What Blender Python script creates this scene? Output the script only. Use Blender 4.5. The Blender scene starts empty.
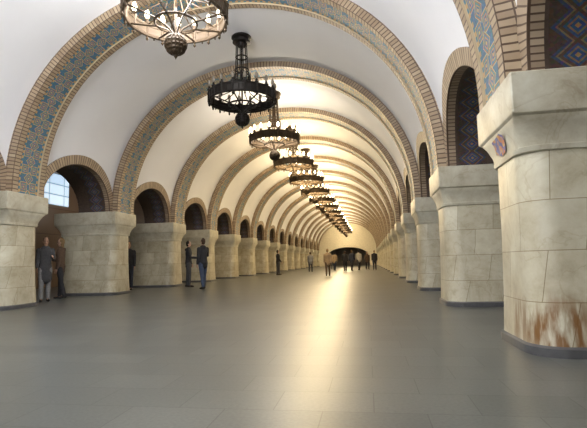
import bpy, bmesh, math, random
from mathutils import Vector, Matrix
random.seed(7)
C=bpy.context.scene.collection
sc=bpy.context.scene
sc.view_settings.view_transform='Standard'

# ------------------------------------------------------------------ dimensions (metres)
XC=-3.15            # hall centre line
S=4.31              # bay spacing
Y0=5.05             # centre of pillar pair 0
K0,K1=-2,16
H=2.58              # capital top / springing
AV,BV=4.74,4.44     # vault half-ellipse
AR,BR=4.53,4.27     # rib soffit half-ellipse
EN=2.12             # superellipse exponent of the vault
RY,RZ=1.50,1.13     # side arch half ellipse
XO=5.75             # outer end of side arches (from centre)
PW=11.0             # platform wall (from centre)
def ce(t): c=math.cos(t); return math.copysign(abs(c)**(2/EN),c)
def se(t): return max(0,math.sin(t))**(2/EN)

# ------------------------------------------------------------------ node helpers
def mat(name):
    m=bpy.data.materials.new(name); m.use_nodes=True
    nt=m.node_tree; b=nt.nodes['Principled BSDF']
    return m,nt,b
def N(nt,t,**kw):
    n=nt.nodes.new(t)
    for k,v in kw.items():
        if k.startswith('i_'): n.inputs[k[2:]].default_value=v
        else: setattr(n,k,v)
    return n
def L(nt,a,b): nt.links.new(a,b)
def M(nt,op,a,b=None,c=None):
    n=nt.nodes.new('ShaderNodeMath'); n.operation=op
    for i,x in enumerate((a,b,c)):
        if x is None: continue
        if isinstance(x,(int,float)): n.inputs[i].default_value=x
        else: L(nt,x,n.inputs[i])
    return n.outputs[0]
def MIX(nt,f,a,b,mode='MIX'):
    n=nt.nodes.new('ShaderNodeMix'); n.data_type='RGBA'; n.blend_type=mode
    for i,x in ((0,f),(6,a),(7,b)):
        if isinstance(x,(int,float)): n.inputs[i].default_value=x
        elif isinstance(x,tuple): n.inputs[i].default_value=x if len(x)==4 else x+(1,)
        else: L(nt,x,n.inputs[i])
    return n.outputs[2]
def RAMP(nt,f,stops,interp='LINEAR'):
    n=nt.nodes.new('ShaderNodeValToRGB'); cr=n.color_ramp; cr.interpolation=interp
    while len(cr.elements)<len(stops): cr.elements.new(0.5)
    for e,(p,c) in zip(cr.elements,stops):
        e.position=p; e.color=c if len(c)==4 else c+(1,)
    L(nt,f,n.inputs[0]); return n.outputs[0]
def BUMP(nt,b,h,s=0.3,d=0.01):
    n=N(nt,'ShaderNodeBump'); n.inputs['Strength'].default_value=s; n.inputs['Distance'].default_value=d
    L(nt,h,n.inputs['Height']); L(nt,n.outputs[0],b.inputs['Normal'])

def simple(name,col,rough=0.6,metal=0.0,var=0.12,scale=12.0,emit=None,es=0):
    m,nt,b=mat(name)
    tc=N(nt,'ShaderNodeTexCoord'); no=N(nt,'ShaderNodeTexNoise'); no.inputs['Scale'].default_value=scale
    L(nt,tc.outputs['Object'],no.inputs['Vector'])
    d=tuple(max(0,c*(1-var)) for c in col); e=tuple(min(1,c*(1+var)) for c in col)
    L(nt,RAMP(nt,no.outputs['Fac'],[(0.3,d),(0.7,e)]),b.inputs['Base Color'])
    b.inputs['Roughness'].default_value=rough; b.inputs['Metallic'].default_value=metal
    if emit: 
        b.inputs['Emission Color'].default_value=emit+(1,); b.inputs['Emission Strength'].default_value=es
    return m

def plaster_mat():
    m,nt,b=mat('white_plaster')
    tc=N(nt,'ShaderNodeTexCoord')
    no=N(nt,'ShaderNodeTexNoise'); no.inputs['Scale'].default_value=0.6; no.inputs['Detail'].default_value=5
    L(nt,tc.outputs['Object'],no.inputs['Vector'])
    L(nt,RAMP(nt,no.outputs['Fac'],[(0.3,(0.79,0.79,0.81)),(0.7,(0.84,0.84,0.855))]),b.inputs['Base Color'])
    b.inputs['Roughness'].default_value=0.75
    n2=N(nt,'ShaderNodeTexNoise'); n2.inputs['Scale'].default_value=30
    L(nt,tc.outputs['Object'],n2.inputs['Vector']); BUMP(nt,b,n2.outputs['Fac'],0.08,0.005)
    return m

def brick_color(nt,vec,w,h,c1,c2,mort,ms=0.008):
    br=N(nt,'ShaderNodeTexBrick'); br.offset=0.0
    br.inputs['Scale'].default_value=1; br.inputs['Brick Width'].default_value=w; br.inputs['Row Height'].default_value=h
    br.inputs['Mortar Size'].default_value=ms; br.inputs['Mortar Smooth'].default_value=0.2
    br.inputs['Color1'].default_value=c1+(1,); br.inputs['Color2'].default_value=c2+(1,); br.inputs['Mortar'].default_value=mort+(1,)
    L(nt,vec,br.inputs['Vector']); return br

MB=0.33  # half width of the mosaic strip
def rib_mat():
    # uv.x metres along the arch, uv.y metres across from the middle of the soffit
    m,nt,b=mat('mosaic_and_brick_arch')
    uv=N(nt,'ShaderNodeUVMap'); sp=N(nt,'ShaderNodeSeparateXYZ'); L(nt,uv.outputs[0],sp.inputs[0])
    u,v=sp.outputs[0],sp.outputs[1]
    av=M(nt,'ABSOLUTE',v)
    cb=N(nt,'ShaderNodeCombineXYZ'); L(nt,M(nt,'SUBTRACT',av,MB),cb.inputs[0]); L(nt,u,cb.inputs[1])
    br=brick_color(nt,cb.outputs[0],0.18,0.080,(0.43,0.335,0.225),(0.29,0.21,0.135),(0.10,0.062,0.04),0.011)
    P=0.38
    fu=M(nt,'SUBTRACT',M(nt,'FRACT',M(nt,'DIVIDE',u,P)),0.5)
    au=M(nt,'MULTIPLY',M(nt,'ABSOLUTE',fu),P)
    # cross shaped and lozenge figures alternating
    loz=M(nt,'ADD',au,av)
    sq=M(nt,'MAXIMUM',M(nt,'SUBTRACT',P/2,au),M(nt,'ABSOLUTE',M(nt,'SUBTRACT',av,0.14)))
    rd=M(nt,'MINIMUM',loz,M(nt,'MULTIPLY',sq,1.4))
    c1=RAMP(nt,M(nt,'MULTIPLY',rd,5.0),[(0,(0.50,0.33,0.11)),(0.13,(0.035,0.12,0.22)),(0.28,(0.42,0.22,0.08)),(0.38,(0.05,0.19,0.24)),
        (0.54,(0.25,0.12,0.05)),(0.64,(0.42,0.34,0.20)),(0.72,(0.045,0.13,0.21))],'CONSTANT')
    vo=N(nt,'ShaderNodeTexVoronoi'); vo.inputs['Scale'].default_value=40; L(nt,uv.outputs[0],vo.inputs['Vector'])
    c1=MIX(nt,0.35,c1,vo.outputs['Color'],'SOFT_LIGHT')
    st=M(nt,'GREATER_THAN',M(nt,'FRACT',M(nt,'DIVIDE',u,0.12)),0.5)
    stc=MIX(nt,st,(0.04,0.15,0.22),(0.45,0.28,0.11))
    c1=MIX(nt,M(nt,'GREATER_THAN',av,MB-.085),c1,stc)
    c1=MIX(nt,M(nt,'GREATER_THAN',av,MB-.030),c1,(0.44,0.36,0.24))
    isb=M(nt,'GREATER_THAN',av,MB)
    col=MIX(nt,isb,c1,br.outputs['Color'])
    no=N(nt,'ShaderNodeTexNoise'); no.inputs['Scale'].default_value=5; L(nt,uv.outputs[0],no.inputs['Vector'])
    col=MIX(nt,0.2,col,no.outputs['Fac'],'SOFT_LIGHT')
    L(nt,col,b.inputs['Base Color']); b.inputs['Roughness'].default_value=0.45
    BUMP(nt,b,M(nt,'SUBTRACT',1.0,br.outputs['Fac']),0.3,0.006)
    return m

def archivolt_mat():
    m,nt,b=mat('tan_brick_archivolt')
    uv=N(nt,'ShaderNodeUVMap'); sp=N(nt,'ShaderNodeSeparateXYZ'); L(nt,uv.outputs[0],sp.inputs[0])
    cb=N(nt,'ShaderNodeCombineXYZ'); L(nt,sp.outputs[1],cb.inputs[0]); L(nt,sp.outputs[0],cb.inputs[1])
    br=brick_color(nt,cb.outputs[0],0.3,0.080,(0.41,0.315,0.215),(0.28,0.205,0.135),(0.10,0.062,0.04),0.011)
    L(nt,br.outputs['Color'],b.inputs['Base Color']); b.inputs['Roughness'].default_value=0.5
    BUMP(nt,b,M(nt,'SUBTRACT',1.0,br.outputs['Fac']),0.3,0.006)
    return m

def soffit_mat():
    # uv.x metres round the arch, uv.y metres through the wall
    m,nt,b=mat('brown_mosaic_soffit')
    uv=N(nt,'ShaderNodeUVMap'); sp=N(nt,'ShaderNodeSeparateXYZ'); L(nt,uv.outputs[0],sp.inputs[0])
    u,v=sp.outputs[0],sp.outputs[1]
    cb=N(nt,'ShaderNodeCombineXYZ'); L(nt,v,cb.inputs[0]); L(nt,u,cb.inputs[1])
    br=brick_color(nt,cb.outputs[0],0.15,0.080,(0.34,0.255,0.175),(0.23,0.165,0.11),(0.07,0.045,0.03),0.010)
    P=0.30
    fu=M(nt,'SUBTRACT',M(nt,'FRACT',M(nt,'DIVIDE',u,P)),0.5)
    au=M(nt,'MULTIPLY',M(nt,'ABSOLUTE',fu),P)
    vv=M(nt,'SUBTRACT',v,0.44); fv=M(nt,'ABSOLUTE',vv)
    rd=M(nt,'ADD',au,fv)
    mo=RAMP(nt,M(nt,'MULTIPLY',rd,3.4),[(0,(0.28,0.18,0.06)),(0.10,(0.025,0.06,0.14)),(0.24,(0.20,0.12,0.05)),(0.32,(0.03,0.065,0.14)),(0.44,(0.075,0.042,0.028)),(0.58,(0.17,0.12,0.06)),(0.66,(0.035,0.05,0.10)),(0.8,(0.06,0.038,0.028))],'CONSTANT')
    vo=N(nt,'ShaderNodeTexVoronoi'); vo.inputs['Scale'].default_value=40; L(nt,uv.outputs[0],vo.inputs['Vector'])
    mo=MIX(nt,0.4,mo,vo.outputs['Color'],'SOFT_LIGHT')
    inm=M(nt,'LESS_THAN',fv,0.25)
    plain=N(nt,'ShaderNodeTexNoise'); plain.inputs['Scale'].default_value=14; L(nt,uv.outputs[0],plain.inputs['Vector'])
    pc=RAMP(nt,plain.outputs['Fac'],[(0.3,(0.055,0.036,0.026)),(0.7,(0.085,0.058,0.042))])
    c=MIX(nt,inm,pc,mo)
    edge=M(nt,'LESS_THAN',v,0.15)
    c=MIX(nt,edge,c,br.outputs['Color'])
    L(nt,c,b.inputs['Base Color']); b.inputs['Roughness'].default_value=0.5
    return m

def marble_mat(name,joints=True,stain=False):
    m,nt,b=mat(name)
    tc=N(nt,'ShaderNodeTexCoord'); oi=N(nt,'ShaderNodeObjectInfo')
    off=N(nt,'ShaderNodeVectorMath',operation='ADD')
    L(nt,tc.outputs['Object'],off.inputs[0])
    mul=M(nt,'MULTIPLY',oi.outputs['Random'],37.0); L(nt,mul,off.inputs[1])
    no=N(nt,'ShaderNodeTexNoise'); no.inputs['Scale'].default_value=2.6; no.inputs['Detail'].default_value=10; no.inputs['Roughness'].default_value=0.68; no.inputs['Distortion'].default_value=0.25
    L(nt,off.outputs[0],no.inputs['Vector'])
    col=RAMP(nt,no.outputs['Fac'],[(0.30,(0.38,0.33,0.235)),(0.45,(0.49,0.45,0.34)),(0.58,(0.56,0.53,0.42)),(0.75,(0.63,0.61,0.51))])
    n2=N(nt,'ShaderNodeTexNoise'); n2.inputs['Scale'].default_value=1.8; n2.inputs['Detail'].default_value=8; n2.inputs['Distortion'].default_value=0.8
    L(nt,off.outputs[0],n2.inputs['Vector'])
    vein=RAMP(nt,n2.outputs['Fac'],[(0.485,(1,1,1)),(0.5,(0.62,0.52,0.40)),(0.515,(1,1,1))])
    col=MIX(nt,0.3,col,vein,'MULTIPLY')
    if joints:
        uv=N(nt,'ShaderNodeUVMap')
        br=brick_color(nt,uv.outputs[0],0.62,0.465,(1.05,1.04,1.0),(0.83,0.80,0.74),(0.46,0.39,0.29),0.004); br.offset=0.5
        col=MIX(nt,1.0,col,br.outputs['Color'],'MULTIPLY')
        sp=N(nt,'ShaderNodeSeparateXYZ'); L(nt,tc.outputs['Object'],sp.inputs[0])
        if stain:
            # rust weeping from one patch low on the corner of the shaft
            dx=M(nt,'DIVIDE',M(nt,'SUBTRACT',sp.outputs[0],-0.76),0.40); dz=M(nt,'DIVIDE',M(nt,'SUBTRACT',sp.outputs[2],0.22),0.38)
            e=M(nt,'SQRT',M(nt,'ADD',M(nt,'MULTIPLY',dx,dx),M(nt,'MULTIPLY',dz,dz)))
            low=RAMP(nt,e,[(0.45,(1,1,1)),(1.0,(0,0,0))])
            low=M(nt,'MULTIPLY',low,M(nt,'LESS_THAN',sp.outputs[1],0.0))
        else: low=RAMP(nt,M(nt,'DIVIDE',sp.outputs[2],.6),[(0.15,(1,1,1)),(1.0,(0,0,0))])
        mp=N(nt,'ShaderNodeMapping'); mp.inputs['Scale'].default_value=(8,8,1.5); L(nt,tc.outputs['Object'],mp.inputs[0])
        n3=N(nt,'ShaderNodeTexNoise'); n3.inputs['Scale'].default_value=1.8; n3.inputs['Detail'].default_value=6; L(nt,mp.outputs[0],n3.inputs['Vector'])
        st=RAMP(nt,n3.outputs['Fac'],[(0.36 if stain else .52,(0,0,0)),(0.56 if stain else .7,(1,1,1))])
        f=M(nt,'MULTIPLY',M(nt,'MULTIPLY',low,st),0.95 if stain else 0.3)
        col=MIX(nt,f,col,(0.19,0.085,0.022))
    L(nt,col,b.inputs['Base Color']); b.inputs['Roughness'].default_value=0.35
    b.inputs['Specular IOR Level'].default_value=0.4
    return m

def floor_mat():
    m,nt,b=mat('polished_grey_granite_slabs')
    tc=N(nt,'ShaderNodeTexCoord')
    br=N(nt,'ShaderNodeTexBrick'); br.offset=0.5
    for k,v in (('Scale',1),('Brick Width',0.60),('Row Height',0.40),('Mortar Size',0.004),('Mortar Smooth',0.4)): br.inputs[k].default_value=v
    br.inputs['Color1'].default_value=(0.108,0.110,0.102,1); br.inputs['Color2'].default_value=(0.086,0.088,0.082,1); br.inputs['Mortar'].default_value=(0.050,0.050,0.046,1)
    L(nt,tc.outputs['Object'],br.inputs['Vector'])
    no=N(nt,'ShaderNodeTexNoise'); no.inputs['Scale'].default_value=45; no.inputs['Detail'].default_value=4; L(nt,tc.outputs['Object'],no.inputs['Vector'])
    n2=N(nt,'ShaderNodeTexNoise'); n2.inputs['Scale'].default_value=0.9; n2.inputs['Detail'].default_value=4; n2.inputs['Roughness'].default_value=.5; L(nt,tc.outputs['Object'],n2.inputs['Vector'])
    c=MIX(nt,1.0,br.outputs['Color'],RAMP(nt,no.outputs['Fac'],[(0.3,(0.84,0.84,0.84)),(0.7,(1.14,1.14,1.12))]),'MULTIPLY')
    c=MIX(nt,1.0,c,RAMP(nt,n2.outputs['Fac'],[(0.3,(0.85,0.86,0.87)),(0.7,(1.14,1.13,1.09))]),'MULTIPLY')
    L(nt,c,b.inputs['Base Color'])
    L(nt,M(nt,'MULTIPLY_ADD',n2.outputs['Fac'],0.06,0.30),b.inputs['Roughness'])
    b.inputs['Specular IOR Level'].default_value=0.42
    return m

def panel_wall_mat():
    m,nt,b=mat('brown_marble_wall_panels')
    tc=N(nt,'ShaderNodeTexCoord')
    mp=N(nt,'ShaderNodeMapping'); mp.inputs['Rotation'].default_value=(math.pi/2,0,math.pi/2); L(nt,tc.outputs['Object'],mp.inputs[0])
    br=brick_color(nt,mp.outputs[0],1.2,0.7,(0.22,0.15,0.10),(0.17,0.115,0.08),(0.08,0.05,0.04),0.01)
    L(nt,br.outputs['Color'],b.inputs['Base Color']); b.inputs['Roughness'].default_value=0.4
    return m
def lit_panel_mat():
    m,nt,b=mat('lit_blue_white_glass')
    uv=N(nt,'ShaderNodeUVMap')
    br=brick_color(nt,uv.outputs[0],0.9,0.42,(0.70,0.86,1.0),(0.50,0.68,0.88),(0.22,0.32,0.42),0.025)
    L(nt,br.outputs['Color'],b.inputs['Base Color']); L(nt,br.outputs['Color'],b.inputs['Emission Color']); b.inputs['Emission Strength'].default_value=0.9
    return m
def inlay_mat():
    m,nt,b=mat('small_mosaic_inlay')
    tc=N(nt,'ShaderNodeTexCoord'); vo=N(nt,'ShaderNodeTexVoronoi'); vo.inputs['Scale'].default_value=20; L(nt,tc.outputs['Object'],vo.inputs['Vector'])
    sp=N(nt,'ShaderNodeSeparateColor'); L(nt,vo.outputs['Color'],sp.inputs[0])
    L(nt,RAMP(nt,sp.outputs[0],[(0,(0.12,0.12,0.28)),(0.25,(0.50,0.19,0.08)),(0.5,(0.38,0.22,0.16)),(0.7,(0.50,0.30,0.10)),(0.85,(0.14,0.17,0.32))],'CONSTANT'),b.inputs['Base Color'])
    return m

M_PL=plaster_mat(); M_RIB=rib_mat(); M_ARC=archivolt_mat(); M_SOF=soffit_mat()
M_MAR=marble_mat('cream_marble_blocks'); M_MAR2=marble_mat('rust_stained_cream_marble',stain=True); M_CAP=marble_mat('cream_marble_capital',joints=False)
M_FL=floor_mat(); M_WALL=panel_wall_mat()
M_PLINTH=simple('dark_granite_plinth',(0.085,0.085,0.088),0.35)
M_BRONZE_UNLIT=simple('bronze_unlit_tone',(0.020,0.017,0.015),0.5,0.5)  # bronze of the unlit chandelier, lack of light put into the darker colour
M_BRONZE_LIT=simple('bronze_lit_tone',(0.065,0.042,0.022),0.5,0.4)  # same bronze, glow of the bulbs put into a lighter, warmer colour
M_BULB=simple('lit_warm_bulb',(0.9,0.8,0.6),0.4,0,0.02,5,(1.0,0.82,0.52),9.0)
M_BULB0=simple('unlit_bulb_glass',(0.25,0.22,0.18),0.15)
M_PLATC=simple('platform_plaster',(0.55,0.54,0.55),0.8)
M_GREY=simple('cream_plaster_end_wall',(0.72,0.66,0.52),0.6)
M_DGREY=simple('dark_grey_tunnel_lining',(0.12,0.115,0.11),0.6)
M_PALE=simple('dim_end_screen',(0.22,0.20,0.17),0.6)

# ------------------------------------------------------------------ mesh helper
def mk(name,verts,faces,material,uvs=None,smooth=True,parent=None,struct=False,label=None,sharp=None):
    me=bpy.data.meshes.new(name); me.from_pydata([tuple(v) for v in verts],[],faces)
    if uvs is not None:
        ul=me.uv_layers.new(name='UVMap')
        for p in me.polygons:
            for li in p.loop_indices: ul.data[li].uv=uvs[me.loops[li].vertex_index]
    me.materials.append(material)
    if smooth:
        me.polygons.foreach_set('use_smooth',[True]*len(me.polygons))
        if sharp: me.set_sharp_from_angle(angle=sharp)
    me.update()
    o=bpy.data.objects.new(name,me); C.objects.link(o)
    if parent: o.parent=parent
    if struct: o['kind']='structure'
    if label: o['label']=label
    return o
def grid(nu,nv,fn):
    vs=[];uv=[]
    for i in range(nu):
        for j in range(nv):
            p,t=fn(i,j); vs.append(p); uv.append(t)
    fs=[(i*nv+j,(i+1)*nv+j,(i+1)*nv+j+1,i*nv+j+1) for i in range(nu-1) for j in range(nv-1)]
    return vs,fs,uv
def zopen(y):
    k=math.floor((y-Y0)/S); ym=Y0+(k+.5)*S; q=(y-ym)/RY
    return H+RZ*math.sqrt(max(0,1-q*q))
YA=Y0+K0*S; YB=Y0+K1*S

# ------------------------------------------------------------------ vault
cols=[]
for k in range(K0,K1):
    ym=Y0+(k+.5)*S
    cols+= [Y0+k*S, ym-S/2+.3, ym-RY-1e-3]
    n=22
    cols+= [ym-RY*math.cos(math.pi*i/n) for i in range(n+1)]
    cols+= [ym+RY+1e-3, ym+S/2-.3]
cols.append(YB)
NT=45
def fv(i,j):
    y=cols[i]; t0=math.asin(((zopen(y)-H)/BV)**(EN/2)); t=t0+(math.pi-2*t0)*j/(NT-1)
    return (XC+AV*ce(t),y,H+BV*se(t)),(0,0)
vs,fs,uv=grid(len(cols),NT,fv)
mk('ceiling',vs,fs,M_PL,None,True,struct=True,label='white plastered barrel vault with arched side openings',sharp=math.radians(40))

# ------------------------------------------------------------------ ribs (transverse arches)
def rib(k,idx):
    yc=Y0+k*S; w=0.51; d=AV-AR+0.06
    prof=[(-w,-d,-w-d),(-w,-0.03,-w-.03),(-w,0,-w),(-MB,0,-MB),(-MB,-0.03,-MB+.005),(MB,-0.03,MB-.005),(MB,0,MB),(w,0,w),(w,-0.03,w+.03),(w,-d,w+d)]
    n=73
    Ltot=math.pi*4.4
    def f(i,j):
        t=math.pi*i/(n-1); a,dd,vv=prof[j]
        return (XC+(AR-dd)*ce(t),yc+a,H+(BR-dd)*se(t)),(Ltot*i/(n-1),vv)
    vs,fs,uv=grid(n,len(prof),f)
    mk('trim_%d'%idx,vs,fs,M_RIB,uv,True,struct=True,label='transverse vault arch with mosaic band edged in tan brick',sharp=math.radians(35))
idx=1
for k in range(K0,K1+1): rib(k,idx); idx+=1

# ------------------------------------------------------------------ side arches: brick archivolt + soffit
def side(k,sg,idx):
    ym=Y0+(k+.5)*S; n=37; TW=0.25; pr=0.05
    def xv(z):
        q=min(1,max(0,(z-H)/BV)); return AV*max(0,1-q**EN)**(1/EN)
    def f(i,j):
        t=math.pi*i/(n-1); ac,po=[(0,0),(0,1),(1,1),(1,0)][j]
        ry=RY-0.005+TW*ac; rz=RZ-0.005+TW*ac
        y=ym-ry*math.cos(t)
        z=H+rz*math.sin(t)
        x=xv(z)- (pr if po else -0.1)
        return (XC+sg*x,y,z),(4.2*i/(n-1),[-.05,0,.285,.32][j])
    vs,fs,uv=grid(n,4,f)
    mk('trim_%d'%idx,vs,fs,M_ARC,uv,True,struct=True,label='tan brick archivolt around a side opening',sharp=math.radians(35))
    def g(i,j):
        t=math.pi*i/(n-1); y=ym-RY*math.cos(t); z=H+RZ*math.sin(t)
        x0=xv(z)-pr; x=x0+(XO-x0)*j/4
        return (XC+sg*x,y,z),(4.2*i/(n-1),x-x0)
    vs,fs,uv=grid(n,5,g)
    mk('trim_%d'%(idx+1),vs,fs,M_SOF,uv,True,struct=True,label='dark brown arch underside with mosaic bands')
for k in range(K0,K1):
    for sg in (-1,1):
        side(k,sg,idx); idx+=2

# ------------------------------------------------------------------ platform side walls / ceilings
for sg,nm in ((-1,'left'),(1,'right')):
    def f(i,j):
        y=cols[i]
        if j<2: z=zopen(y) if j==0 else 4.6; x=XO
        else:
            t=(j-1)/8; x=XO+(PW-XO)*t; z=4.6+1.0*math.sin(math.pi*t)+0.6*t
        return (XC+sg*x,y,z),(0,0)
    vs,fs,uv=grid(len(cols),10,f)
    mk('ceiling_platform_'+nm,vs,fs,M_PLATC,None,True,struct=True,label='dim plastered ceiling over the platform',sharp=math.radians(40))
    x=XC+sg*PW
    mk('wall_'+nm,[(x,YA,0),(x,YB,0),(x,YB,5.25),(x,YA,5.25)],[(0,1,2,3)],M_WALL,None,False,struct=True,label='brown marble track wall beside the platform')
x=XC-PW+.06
mk('window_1',[(x,16.4,3.75),(x,19.8,3.75),(x,19.8,5.2),(x,16.4,5.2)],[(0,1,2,3)],lit_panel_mat(),[(0,0),(3,0),(3,1.25),(0,1.25)],False,struct=True,label='glowing blue-white glazed panel high on the platform wall')
# floor
fx0,fx1=XC-PW,XC+PW
mk('floor',[(fx0,YA-2,0),(fx1,YA-2,0),(fx1,YB+8,0),(fx0,YB+8,0)],[(0,1,2,3)],M_FL,None,False,struct=True,label='polished grey granite slab floor')
mk('wall_back',[(fx0,YA,0),(fx1,YA,0),(fx1,YA,7.4),(fx0,YA,7.4)],[(0,3,2,1)],M_PL,None,False,struct=True)  # unseen closing wall behind the camera, added in white to bounce light
# end wall with low arched opening
EX,EZ,EB=3.4,1.5,1.5
def f(i,j):
    x=-7.5+15*i/60
    zo=EZ*math.sqrt(max(0,1-(x/EX)**2))+EB if abs(x)<EX else 0
    return (XC+x,YB+.2,(zo if j==0 else 7.4)),(0,0)
vs,fs,uv=grid(61,2,f)
mk('wall_front',vs,fs,M_GREY,None,False,struct=True,label='cream end wall with low arched opening')
def f(i,j):
    t=math.pi*i/24
    return (XC+(EX+.05)*math.cos(t),YB+.2+7*j,EB+EZ*math.sin(t)),(0,0)
vs,fs,uv=grid(25,2,f)
mk('ceiling_end',vs,fs,M_DGREY,None,True,struct=True,label='dark grey lining of the escalator tunnel')
mk('wall_end',[(XC-5,YB+7,0),(XC+5,YB+7,0),(XC+5,YB+7,5),(XC-5,YB+7,5)],[(0,1,2,3)],M_PALE,None,False,struct=True)

# ------------------------------------------------------------------ columns
def rrect(hx,hy,r,n=8):
    pts=[]
    for cx,cy,a0 in ((hx-r,hy-r,0),(-hx+r,hy-r,90),(-hx+r,-hy+r,180),(hx-r,-hy+r,270)):
        for i in range(n+1):
            a=math.radians(a0+90*i/n); pts.append((cx+r*math.cos(a),cy+r*math.sin(a)))
    return pts
def loft(levels,cap_top=True,cap_bot=False,sub=1):
    vs=[];uv=[]; n=None
    for (z,hx,hy,r) in levels:
        pts=rrect(hx,hy,r); pts=pts+[pts[0]]
        n=len(pts); u=0
        for i,p in enumerate(pts):
            if i: u+=math.dist(p,pts[i-1])
            vs.append((p[0],p[1],z)); uv.append((u,z))
    fs=[(i*n+j,i*n+j+1,(i+1)*n+j+1,(i+1)*n+j) for i in range(len(levels)-1) for j in range(n-1)]
    if cap_top: b=(len(levels)-1)*n; fs.append(tuple(b+j for j in range(n-1)))
    if cap_bot: fs.append(tuple(reversed(range(n-1))))
    return vs,fs,uv
SHX,SHY=0.94,0.51
CX=4.62+SHX   # centre from hall axis
zc=1.86
lv=[(0.09,SHX+.045,SHY+.11,.30),(0.5,SHX+.03,SHY+.07,.29),(1.1,SHX+.015,SHY+.03,.27),(zc,SHX+.01,SHY+.01,.26)]
sv=loft(lv,False)
cv=loft([(zc-.01,SHX+.0,SHY+.0,.24),(zc,SHX+.03,SHY+.03,.24),(zc+.045,SHX+.035,SHY+.04,.22),(zc+.05,SHX+.02,SHY+.025,.2),(zc+.13,SHX+.03,SHY+.035,.17),(zc+.24,SHX+.06,SHY+.08,.12),(zc+.30,SHX+.085,SHY+.11,.07),
   (zc+.31,SHX+.085,SHY+.11,.05),(zc+.33,SHX+.105,SHY+.14,.03),(zc+.345,SHX+.11,SHY+.145,.02),(2.57,SHX+.11,SHY+.145,.02),(H,SHX+.10,SHY+.135,.015)],True,True)
pv=loft([(0,SHX+.075,SHY+.16,.33),(.075,SHX+.075,SHY+.16,.33),(.09,SHX+.045,SHY+.11,.30)],False)
def col_at(k,sg):
    base=bpy.data.objects.new('stone_column',None); C.objects.link(base)
    base.location=(XC+sg*CX,Y0+k*S-(.06 if k==0 and sg>0 else 0),0)
    base['label']='cream marble column with broad capital and dark plinth'; base['category']='column'; base['group']='marble columns along the hall'
    if sg>0 and k==0: base['label']='cream marble column with rust-brown stains above its plinth'
    return base
proto=None
for k in range(K0,K1+1):
    for sg in (-1,1):
        b=col_at(k,sg)
        if proto is None:
            a=mk('shaft',*sv[:2],M_MAR,sv[2],True,b,sharp=math.radians(40))
            c=mk('capital',*cv[:2],M_CAP,cv[2],True,b,sharp=math.radians(28))
            p=mk('plinth',*pv[:2],M_PLINTH,pv[2],True,b,label='dark granite plinth',sharp=math.radians(40))
            proto=(a,c,p)
        else:
            for o in proto:
                q=o.copy(); C.objects.link(q); q.parent=b
                if sg>0 and k==0 and o is proto[0]:
                    q.data=o.data.copy(); q.data.materials[0]=M_MAR2
        if sg>0 and k==0:
            e=.012
            def xz(z): 
                pts=[(.05,.02),(.13,.03),(.24,.06),(.30,.085)]
                for (a0,b0),(a1,b1) in zip(pts,pts[1:]):
                    if z<=a1: return -SHX-e-(b0+(b1-b0)*(z-a0)/(a1-a0))
            out=[(-.14,.09),(.02,.07),(.10,.10),(.19,.12),(.17,.20),(.20,.26),(.02,.27),(-.10,.285),(-.20,.24),(-.17,.17)]
            vs=[(xz(.17),0,zc+.17)]+[(xz(z),y,zc+z) for y,z in out]
            fs=[(0,i+1,(i+1)%len(out)+1) for i in range(len(out))]
            mk('mosaic_inlay',vs,fs,inlay_mat(),None,False,b,label='irregular faded orange and blue mosaic inlay')

# ------------------------------------------------------------------ chandeliers
def ringtube(bm,R,r,z,n=48,m=8):
    vv=[]
    for i in range(n):
        a=2*math.pi*i/n
        vv.append([bm.verts.new(((R+r*math.cos(2*math.pi*j/m))*math.cos(a),(R+r*math.cos(2*math.pi*j/m))*math.sin(a),z+r*math.sin(2*math.pi*j/m))) for j in range(m)])
    for i in range(n):
        for j in range(m):
            bm.faces.new((vv[i][j],vv[(i+1)%n][j],vv[(i+1)%n][(j+1)%m],vv[i][(j+1)%m]))
def tube(bm,pts,rad,m=6):
    rings=[]
    for i,p in enumerate(pts):
        p=Vector(p); d=(Vector(pts[min(i+1,len(pts)-1)])-Vector(pts[max(i-1,0)])).normalized()
        s=d.cross(Vector((0,0,1)) if abs(d.z)<.9 else Vector((1,0,0))).normalized(); t=d.cross(s)
        r=rad[i] if isinstance(rad,(list,tuple)) else rad
        rings.append([bm.verts.new(p+s*r*math.cos(2*math.pi*j/m)+t*r*math.sin(2*math.pi*j/m)) for j in range(m)])
    for a,b in zip(rings,rings[1:]):
        for j in range(m): bm.faces.new((a[j],a[(j+1)%m],b[(j+1)%m],b[j]))
    bm.faces.new(rings[0][::-1]); bm.faces.new(rings[-1])
def lathe(bm,prof,n=24,loc=(0,0,0)):
    rings=[]
    for r,z in prof:
        rings.append([bm.verts.new((loc[0]+max(r,1e-4)*math.cos(2*math.pi*j/n),loc[1]+max(r,1e-4)*math.sin(2*math.pi*j/n),loc[2]+z)) for j in range(n)])
    for a,b in zip(rings,rings[1:]):
        for j in range(n): bm.faces.new((a[j],a[(j+1)%n],b[(j+1)%n],b[j]))
def bmo(name,bm,material,sharp=None):
    bmesh.ops.recalc_face_normals(bm,faces=bm.faces)
    me=bpy.data.meshes.new(name); bm.to_mesh(me); bm.free(); me.materials.append(material)
    me.polygons.foreach_set('use_smooth',[True]*len(me.polygons)); me.set_sharp_from_angle(angle=sharp or math.radians(40))
    return me
R=0.88
NB=18
zr=-1.72
bm=bmesh.new()
lathe(bm,[(0,0),(.24,0),(.27,-.03),(.27,-.07),(.20,-.10),(.20,-.14),(.24,-.16),(.24,-.19),(.14,-.22),(.10,-.30),(0,-.31)])
me_can=bmo('canopy',bm,M_BRONZE_UNLIT)
bm=bmesh.new()
tube(bm,[(0,0,-.28),(0,0,zr-.45)],.022,8)
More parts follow.
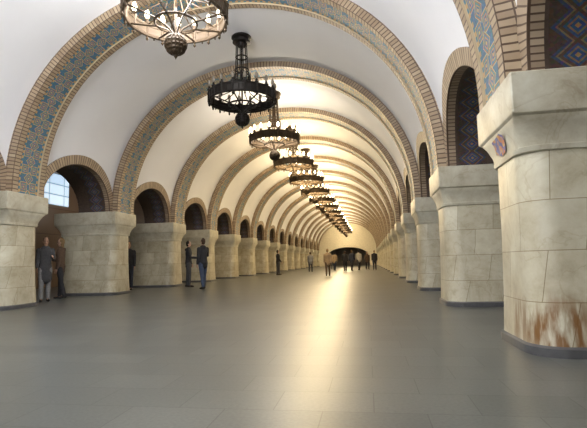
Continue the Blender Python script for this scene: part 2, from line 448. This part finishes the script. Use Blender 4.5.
for i in range(12):
    a=2*math.pi*i/12; c,s=math.cos(a),math.sin(a)
    tube(bm,[(.14*c,.14*s,-.2),(.16*c,.16*s,-.7),(.19*c,.19*s,zr+.40),(.30*c,.30*s,zr+.20),(.58*c,.58*s,zr+.10),(R*c,R*s,zr+.07)],.013,6)
ringtube(bm,.155,.02,-.60,24,6); ringtube(bm,.18,.02,-.95,24,6); ringtube(bm,.20,.032,zr+.40,24,6)
for i in range(18):
    a=2*math.pi*i/18
    tube(bm,[(.23*math.cos(a),.23*math.sin(a),zr+.36),(.23*math.cos(a),.23*math.sin(a),zr+.66)],.012,5)
ringtube(bm,.23,.018,zr+.38,24,6); ringtube(bm,.23,.018,zr+.58,24,6)
me_stem=bmo('stem_cage',bm,M_BRONZE_UNLIT)
bm=bmesh.new()
ringtube(bm,R,.036,zr+.08); ringtube(bm,R-.01,.034,zr-.12)
lathe(bm,[(R-.014,zr+.07),(R+.014,zr+.07),(R+.014,zr-.11),(R-.014,zr-.11),(R-.014,zr+.07)],48)
for i in range(36):
    a=2*math.pi*i/36; c,s=math.cos(a),math.sin(a)
    tube(bm,[((R+.02)*c,(R+.02)*s,zr+.08),((R+.02)*c,(R+.02)*s,zr-.17)],.014,5)
for i in range(NB):
    a=2*math.pi*(i+.5)/NB; c,s=math.cos(a),math.sin(a)
    lathe(bm,[(0,-.24),(.030,-.20),(.012,-.16),(.034,-.10),(.036,0.06),(.054,.10),(.06,.13),(.034,.15),(.028,.20),(0,.20)],8,(R*c,R*s,zr))
me_ring=bmo('ring_frame',bm,M_BRONZE_UNLIT)
bm=bmesh.new()
for i in range(8):
    a=2*math.pi*i/8; c,s=math.cos(a),math.sin(a)
    tube(bm,[((R-.02)*c,(R-.02)*s,zr-.12),(.62*c,.62*s,zr-.17),(.36*c,.36*s,zr-.22),(.14*c,.14*s,zr-.32),(.04*c,.04*s,zr-.43)],.018,5)
ringtube(bm,.36,.022,zr-.21,32,6)
me_bask=bmo('basket_arms',bm,M_BRONZE_UNLIT)
bm=bmesh.new()
zb=zr-.60
pr=[(0,zb+.26),(.03,zb+.25),(.03,zb+.2)]
for i in range(1,16):
    t=math.pi*i/16; rr=.18+(0.012 if i%2 else -0.006); pr.append((rr*math.sin(t),zb+rr*math.cos(t)))
pr+=[(.02,zb-.19),(.03,zb-.22),(.012,zb-.25),(0,zb-.28)]
lathe(bm,pr,28)
for i in range(16):
    a=2*math.pi*i/16; tube(bm,[(.19*math.sin(math.pi*j/10)*math.cos(a),.19*math.sin(math.pi*j/10)*math.sin(a),zb+.19*math.cos(math.pi*j/10)) for j in range(1,10)],.011,4)
me_ball=bmo('pendant_ball',bm,M_BRONZE_UNLIT,math.radians(25))
def bulbprof(): return [(0,.20),(.024,.21),(.044,.25),(.046,.29),(.030,.35),(0,.39)]
bm=bmesh.new(); lathe(bm,bulbprof(),10); me_bulb=bmo('bulb',bm,M_BULB)
me_bulb0=me_bulb.copy(); me_bulb0.materials[0]=M_BULB0
bm=bmesh.new()
for i in range(NB):
    a=2*math.pi*(i+.5)/NB; lathe(bm,bulbprof(),8,(R*math.cos(a),R*math.sin(a),0))
me_bulbs=bmo('bulbs',bm,M_BULB)
frames={}
for nm,me in (('canopy',me_can),('stem_cage',me_stem),('ring_frame',me_ring),('basket_arms',me_bask),('pendant_ball',me_ball)):
    m2=me.copy(); m2.materials[0]=M_BRONZE_LIT; frames[nm]=(me,m2)
def obj(name,me,parent,loc=(0,0,0)):
    o=bpy.data.objects.new(name,me); C.objects.link(o); o.parent=parent; o.location=loc; return o
ZT=H+BV
for n in range(0,K1):
    y=Y0+(n+.5)*S
    e=bpy.data.objects.new('chandelier',None); C.objects.link(e); e.location=(XC,y,ZT)
    e['category']='chandelier'; e['group']='ring chandeliers along the vault'
    e['label']='unlit bronze ring chandelier with pendant ball' if n==1 else 'lit bronze ring chandelier with pendant ball'
    for nm in frames: obj(nm,frames[nm][0 if n==1 else 1],e)
    if n<4:
        for i in range(NB):
            a=2*math.pi*(i+.5)/NB
            obj('bulb',me_bulb0 if n==1 else me_bulb,e,(R*math.cos(a),R*math.sin(a),zr))
    else:
        o=obj('bulbs',me_bulbs,e,(0,0,zr)); o['kind']='stuff'

# ------------------------------------------------------------------ lights
def plight(x,y,z,en,col,rad=0.25,nm='point_light',sp=0.04):
    l=bpy.data.lights.new(nm,'POINT'); l.energy=en; l.color=col; l.shadow_soft_size=rad; l.specular_factor=sp
    o=bpy.data.objects.new(nm,l); C.objects.link(o); o.location=(x,y,z)
WARM=(1.0,0.77,0.44); NEUT=(0.99,0.98,0.98); COOL=(0.95,0.97,1.0)
zl=ZT+zr+.10
for n in range(0,K1):
    if n==1: continue
    c=NEUT if n==0 else ((1.0,0.88,0.70) if n==2 else WARM)
    plight(XC,Y0+(n+.5)*S,zl,{0:580,2:390,3:470}.get(n,540),c,.6)
plight(XC,Y0-.5*S,zl,600,COOL,.5)  # added cool light behind the camera to whiten the near vault, no fixture
plight(XC,Y0-1.5*S,zl,560,COOL,.5)  # second added cool light further back, also without a fixture
for sg in (-1,1):
    for k in range(0,K1,3):
        plight(XC+sg*8.8,Y0+(k+.5)*S,3.6,50,(1.0,0.86,0.70) if k else (0.95,0.95,1.0),.2)

w=bpy.data.worlds.new('world'); sc.world=w; w.use_nodes=True
w.node_tree.nodes['Background'].inputs[0].default_value=(0.5,0.5,0.55,1); w.node_tree.nodes['Background'].inputs[1].default_value=0.3

# ------------------------------------------------------------------ people
def chain(bm,pts,radii,n=12,side=Vector((1,0,0))):
    """closed tapered tube; radii = (r_side,r_front) pairs"""
    P=[Vector(p) for p in pts]
    R_=[(r,r) if isinstance(r,(int,float)) else r for r in radii]
    def dirn(i): 
        d=P[min(i+1,len(P)-1)]-P[max(i-1,0)]; return d.normalized()
    d0=dirn(0); d1=dirn(len(P)-1)
    r0=min(R_[0]); r1=min(R_[-1])
    P2=[P[0]-d0*r0*.85,P[0]-d0*r0*.45]+P+[P[-1]+d1*r1*.45,P[-1]+d1*r1*.85]
    R2=[tuple(x*.4 for x in R_[0]),tuple(x*.85 for x in R_[0])]+R_+[tuple(x*.85 for x in R_[-1]),tuple(x*.4 for x in R_[-1])]
    rings=[]
    for i,p in enumerate(P2):
        d=(P2[min(i+1,len(P2)-1)]-P2[max(i-1,0)]).normalized()
        s=side-d*side.dot(d)
        if s.length<.1: s=Vector((0,1,0))-d*d.y
        s.normalize(); t=d.cross(s)
        rings.append([bm.verts.new(p+s*R2[i][0]*math.cos(2*math.pi*j/n)+t*R2[i][1]*math.sin(2*math.pi*j/n)) for j in range(n)])
    for a,b in zip(rings,rings[1:]):
        for j in range(n): bm.faces.new((a[j],a[(j+1)%n],b[(j+1)%n],b[j]))
    bm.faces.new(rings[0][::-1]); bm.faces.new(rings[-1])
def remesh(name,bm,vox,material):
    bmesh.ops.recalc_face_normals(bm,faces=bm.faces)
    me=bpy.data.meshes.new('tmp'); bm.to_mesh(me); bm.free()
    o=bpy.data.objects.new('tmp',me); C.objects.link(o)
    md=o.modifiers.new('r','REMESH'); md.mode='VOXEL'; md.voxel_size=vox
    sm=o.modifiers.new('s','SMOOTH'); sm.iterations=2; sm.factor=.5
    dg=bpy.context.evaluated_depsgraph_get()
    m2=bpy.data.meshes.new_from_object(o.evaluated_get(dg)); m2.name=name
    bpy.data.objects.remove(o); m2.materials.clear(); m2.materials.append(material)
    m2.polygons.foreach_set('use_smooth',[True]*len(m2.polygons)); return m2
CL={}
def cmat(nm,col):
    if nm not in CL: CL[nm]=simple(nm,col,0.85,0,.2,25)
    return CL[nm]
SKIN=cmat('skin',(0.45,0.28,0.20))
def person(x,y,head,h,label,top,bottom,hair,legs=((0,0),(0,0)),arms=((0,10),(0,10)),armout=(6,6),long_coat=False,long_hair=False,detail=True,lean=0,slim=1.0,hood=False):
    """heading head: degrees, 0 faces -Y. legs/arms: (swing,bend) degrees"""
    r=math.radians; vox=.0125 if detail else .022
    hips=[Vector((s*.092,0,.90)) for s in (-1,1)]; knees=[];ank=[]
    for (a,b),hp in zip(legs,hips):
        k=hp+Vector((hp.x*.1,-math.sin(r(a)),-math.cos(r(a))))*.41
        n=k+Vector((0,-math.sin(r(a-b)),-math.cos(r(a-b))))*.40
        knees.append(k); ank.append(n)
    dz=.085-min(a.z for a in ank)
    def up(p): 
        q=Vector(p); 
        f=max(0,q.z-.9); q.y-=f*math.sin(r(lean)); q.z+=dz; return q
    sh=[Vector((s*.185,0.0,1.40)) for s in (-1,1)]; el=[];wr=[];hd=[]
    for (a,b),s0,sg,o_ in zip(arms,sh,(-1,1),armout):
        d=Vector((sg*math.sin(r(o_)),-math.sin(r(a))*math.cos(r(o_)),-math.cos(r(a))*math.cos(r(o_))))
        e=s0+d*.285; a2=a+b
        d2=Vector((sg*math.sin(r(o_*.3-(8 if b>40 else 0))),-math.sin(r(a2)),-math.cos(r(a2)))).normalized()
        w_=e+d2*.25; el.append(e); wr.append(w_); hd.append(d2)
    torso=[((0,0,.84),(.15,.105)),((0,.005,.93),(.165,.12)),((0,0,1.04),(.145,.105)),((0,0,1.16),(.14,.10)),((0,-.005,1.28),(.16,.115)),((0,0,1.38),(.175,.105)),((0,.005,1.44),(.12,.08)),((0,.01,1.49),(.06,.058))]
    def T(bm,grow=0,lo=0,hi=99,extra=None):
        P=[];Q=[]
        for p,q in torso[lo:hi]:
            P.append(up(p)); Q.append((q[0]+grow,q[1]+grow))
        if extra: P=[up(e[0]) for e in extra]+P; Q=[e[1] for e in extra]+Q
        chain(bm,P,Q,18)
    bm=bmesh.new(); T(bm)
    chain(bm,[up((0,.012,1.44)),up((0,.005,1.53))],[.055,.05])
    chain(bm,[up((0,-.022,1.535)),up((0,-.018,1.575)),up((0,-.008,1.63)),up((0,0,1.685)),up((0,.003,1.72))],[(.036,.04),(.055,.068),(.070,.088),(.073,.092),(.055,.07)],16)
    chain(bm,[up((0,-.088,1.635)),up((0,-.108,1.605))],[.009,.014],8)
    for s in (-1,1): chain(bm,[up((s*.076,.005,1.60)),up((s*.08,.008,1.64))],[(.008,.014),(.009,.02)],8,Vector((1,0,0)))
    for hp,k,a in zip(hips,knees,ank):
        chain(bm,[up(hp),up(hp.lerp(k,.5)),up(k),up(k.lerp(a,.35)),up(a)],[.088,.078,.056,.056,.038])
        chain(bm,[up(a),up(a)+Vector((0,-.05,-.04)),up(a)+Vector((0,-.13,-.05))],[.034,.034,.028])
    for i in range(2):
        s0=up(sh[i]); dd=s0-sh[i]; e=el[i]+dd; w_=wr[i]+dd; d2=hd[i]
        chain(bm,[s0,s0.lerp(e,.5),e,e.lerp(w_,.4),w_],[.055,.048,.038,.038,.026])
        sg=(-1,1)[i]; fr=Vector((0,-1,0)); fr=(fr-d2*fr.dot(d2)).normalized(); inw=fr.cross(d2).normalized()
        if inw.x*sg>0: inw=-inw
        pc=w_+d2*.085
        chain(bm,[w_,w_+d2*.04,pc],[(.018,.022),(.016,.038),(.013,.040)],10,inw)
        for f_,(of,ln) in enumerate(((.03,.07),(.01,.08),(-.01,.075),(-.03,.06))):
            b0=pc+fr*of
            chain(bm,[b0,b0+d2*ln*.5+inw*.006,b0+d2*ln*.85+inw*.03],[.0095,.009,.008],8)
        t0=w_+d2*.03+fr*.03; chain(bm,[t0,t0+d2*.03+fr*.03,t0+d2*.06+fr*.035+inw*.01],[.012,.011,.009],8)
    root_me=remesh('body',bm,.0085 if detail else .018,SKIN)
    root=bpy.data.objects.new('person',root_me); C.objects.link(root)
    root.location=(x,y,0); root.rotation_euler=(0,0,r(head)); sc_=h/1.77; root.scale=(sc_*slim,sc_*slim,sc_)
    root['label']=label; root['category']='person'
    def part(nm,me): 
        o=bpy.data.objects.new(nm,me); C.objects.link(o); o.parent=root; return o
    bm=bmesh.new()
    ex=[((0,0,.80),(.18,.135))]
    if long_coat: ex=[((0,.005,.62),(.195,.15)),((0,0,.70),(.19,.145)),((0,0,.80),(.185,.14))]
    T(bm,.022,0,7,ex)
    chain(bm,[up((0,.012,1.43)),up((0,.012,1.475))],[.085,.072])
    if hood: chain(bm,[up((-.07,.06,1.42)),up((0,.10,1.43)),up((.07,.06,1.42))],[.05,.06,.05])
    for i in range(2):
        s0=up(sh[i]); dd=s0-sh[i]; e=el[i]+dd; w_=wr[i]+dd
        chain(bm,[s0+Vector((0,0,-.005)),s0.lerp(e,.5),e,e.lerp(w_,.5),w_-hd[i]*.01],[.076,.066,.056,.052,.044])
    part('jacket',remesh('jacket',bm,vox,top))
    bm=bmesh.new(); T(bm,.016,0,3)
    for hp,k,a in zip(hips,knees,ank):
        chain(bm,[up(hp),up(hp.lerp(k,.5)),up(k),up(k.lerp(a,.5)),up(a.lerp(k,.03))],[.106,.094,.074,.068,.062])
    part('trousers',remesh('trousers',bm,vox,bottom))
    for i,a in enumerate(ank):
        bm=bmesh.new()
        A=up(a); tilt=max(0,(A.z-.085))*1.0; sg=(-1,1)[i]
        chain(bm,[A+Vector((0,.045,-.045)),A+Vector((0,-.03,-.045)),A+Vector((sg*.015,-.12,-.052-tilt*.6)),A+Vector((sg*.02,-.17,-.056-tilt*.8))],[(.040,.04),(.044,.04),(.048,.034),(.038,.028)],10)
        chain(bm,[A,A+Vector((0,.01,-.03))],[.048,.045])
        part('shoe',remesh('shoe',bm,vox,cmat('black_shoe_leather',(0.02,0.018,0.016))))
    bm=bmesh.new()
    chain(bm,[up((0,.028,1.60)),up((0,.022,1.66)),up((0,.012,1.715)),up((0,.008,1.74))],[(.068,.075),(.082,.088),(.075,.088),(.048,.06)],16)
    if long_hair: chain(bm,[up((0,.06,1.44)),up((0,.05,1.52)),up((0,.035,1.62))],[(.06,.03),(.075,.04),(.08,.06)],14)
    part('hair',remesh('hair',bm,vox,hair))
    if detail:
        for s in (-1,1):
            bm=bmesh.new(); bmesh.ops.create_uvsphere(bm,u_segments=8,v_segments=6,radius=.011,matrix=Matrix.Translation(up((s*.03,-.086,1.645))))
            part('eye',bmo('eye',bm,cmat('dark_eye',(0.03,0.02,0.02))))
        bm=bmesh.new(); chain(bm,[up((-.02,-.082,1.578)),up((.02,-.082,1.578))],[.006,.006],6,Vector((0,0,1))); part('mouth',bmo('mouth',bm,cmat('lips',(0.3,0.11,0.09))))
    return root
BLK=cmat('black_cloth',(0.02,0.02,0.024)); NAVY=cmat('navy_cloth',(0.025,0.03,0.05)); JEANS=cmat('blue_denim',(0.045,0.065,0.12)); GREYT=cmat('light_grey_cloth',(0.22,0.22,0.225))
DGR=cmat('dark_grey_cloth',(0.055,0.055,0.06)); TAN=cmat('tan_cloth',(0.36,0.26,0.16)); BRN=cmat('brown_cloth',(0.09,0.055,0.035)); WHT=cmat('off_white_cloth',(0.5,0.47,0.42))
HB=cmat('brown_hair',(0.05,0.025,0.012)); HK=cmat('black_hair',(0.012,0.01,0.009)); HL=cmat('fair_hair',(0.22,0.14,0.06))
person(-8.46,11.0,40,1.72,'person in hooded dark grey coat and light trousers beside a column',DGR,GREYT,HB,((9,7),(-6,2)),((8,30),(20,85)),slim=.9,long_coat=True,hood=True)
person(-8.74,12.0,-70,1.74,'person in hooded brown jacket standing close to another person',BRN,BLK,HL,((3,2),(-8,6)),((14,80),(-4,20)),long_hair=True,slim=.9,hood=True)
person(-8.74,15.8,20,1.78,'person in black clothes standing beside a marble column',BLK,NAVY,HK,((2,2),(-4,0)),((5,20),(0,12)))
person(-6.97,17.2,110,1.82,'person in hooded black jacket standing with weight on one leg',BLK,DGR,HK,((6,8),(-5,0)),((16,70),(4,18)),slim=.92,hood=True)
person(-5.82,15.7,235,1.82,'person in dark jacket and blue jeans with one arm bent',BLK,JEANS,HB,((9,6),(-9,2)),((26,80),(-6,14)),armout=(22,10),slim=.92,hood=True)
person(-6.1,31,120,1.72,'person in dark clothes standing near a column',BLK,DGR,HK,((3,2),(-3,0)),((5,30),(0,10)),detail=False)
person(-4.7,37.8,180,1.68,'person in grey jacket walking away',GREYT,NAVY,HB,((14,4),(-14,12)),((-12,10),(14,15)),detail=False)
person(-2.33,26.9,185,1.62,'person in tan jacket and brown trousers walking away',TAN,BRN,HL,((15,5),(-15,14)),((-14,12),(14,18)),detail=False)
far=[(-2.9,40.5,170,TAN,NAVY),(-1.9,38.7,190,BLK,BLK),(-1.35,39.3,150,NAVY,BLK),(-0.8,41.5,200,WHT,DGR),(-0.05,42.5,10,BRN,BLK),(0.55,39.5,180,BLK,NAVY),(-3.6,45,185,GREYT,DGR),(-2.3,47,0,BLK,BLK)]
for i,(x,y,hd_,t,b_) in enumerate(far):
    s=1 if i%2 else -1
    nm=t.name.replace('_cloth','').replace('_',' ')
    person(x,y,hd_,1.66+.05*(i%4),'person in %s jacket walking along the hall'%nm,t,b_,[HK,HB,HL][i%3],((13*s,5),(-13*s,12)),((-12*s,12),(12*s,14)),detail=False)

# ------------------------------------------------------------------ camera
yaw,pitch,roll=.158,.104,.025
fw=Vector((-math.sin(yaw)*math.cos(pitch),math.cos(yaw)*math.cos(pitch),math.sin(pitch)))
r0=Vector((math.cos(yaw),math.sin(yaw),0)); u0=r0.cross(fw)
rt=r0*math.cos(roll)-u0*math.sin(roll); up_=r0*math.sin(roll)+u0*math.cos(roll)
cam=bpy.data.cameras.new('camera'); co=bpy.data.objects.new('camera',cam); C.objects.link(co)
m3=Matrix((rt,up_,-fw)).transposed(); co.matrix_world=Matrix.Translation((0,0,.885))@m3.to_4x4()
cam.sensor_width=36; cam.lens=457/587*36; cam.clip_end=300; cam.clip_start=.05
sc.camera=co
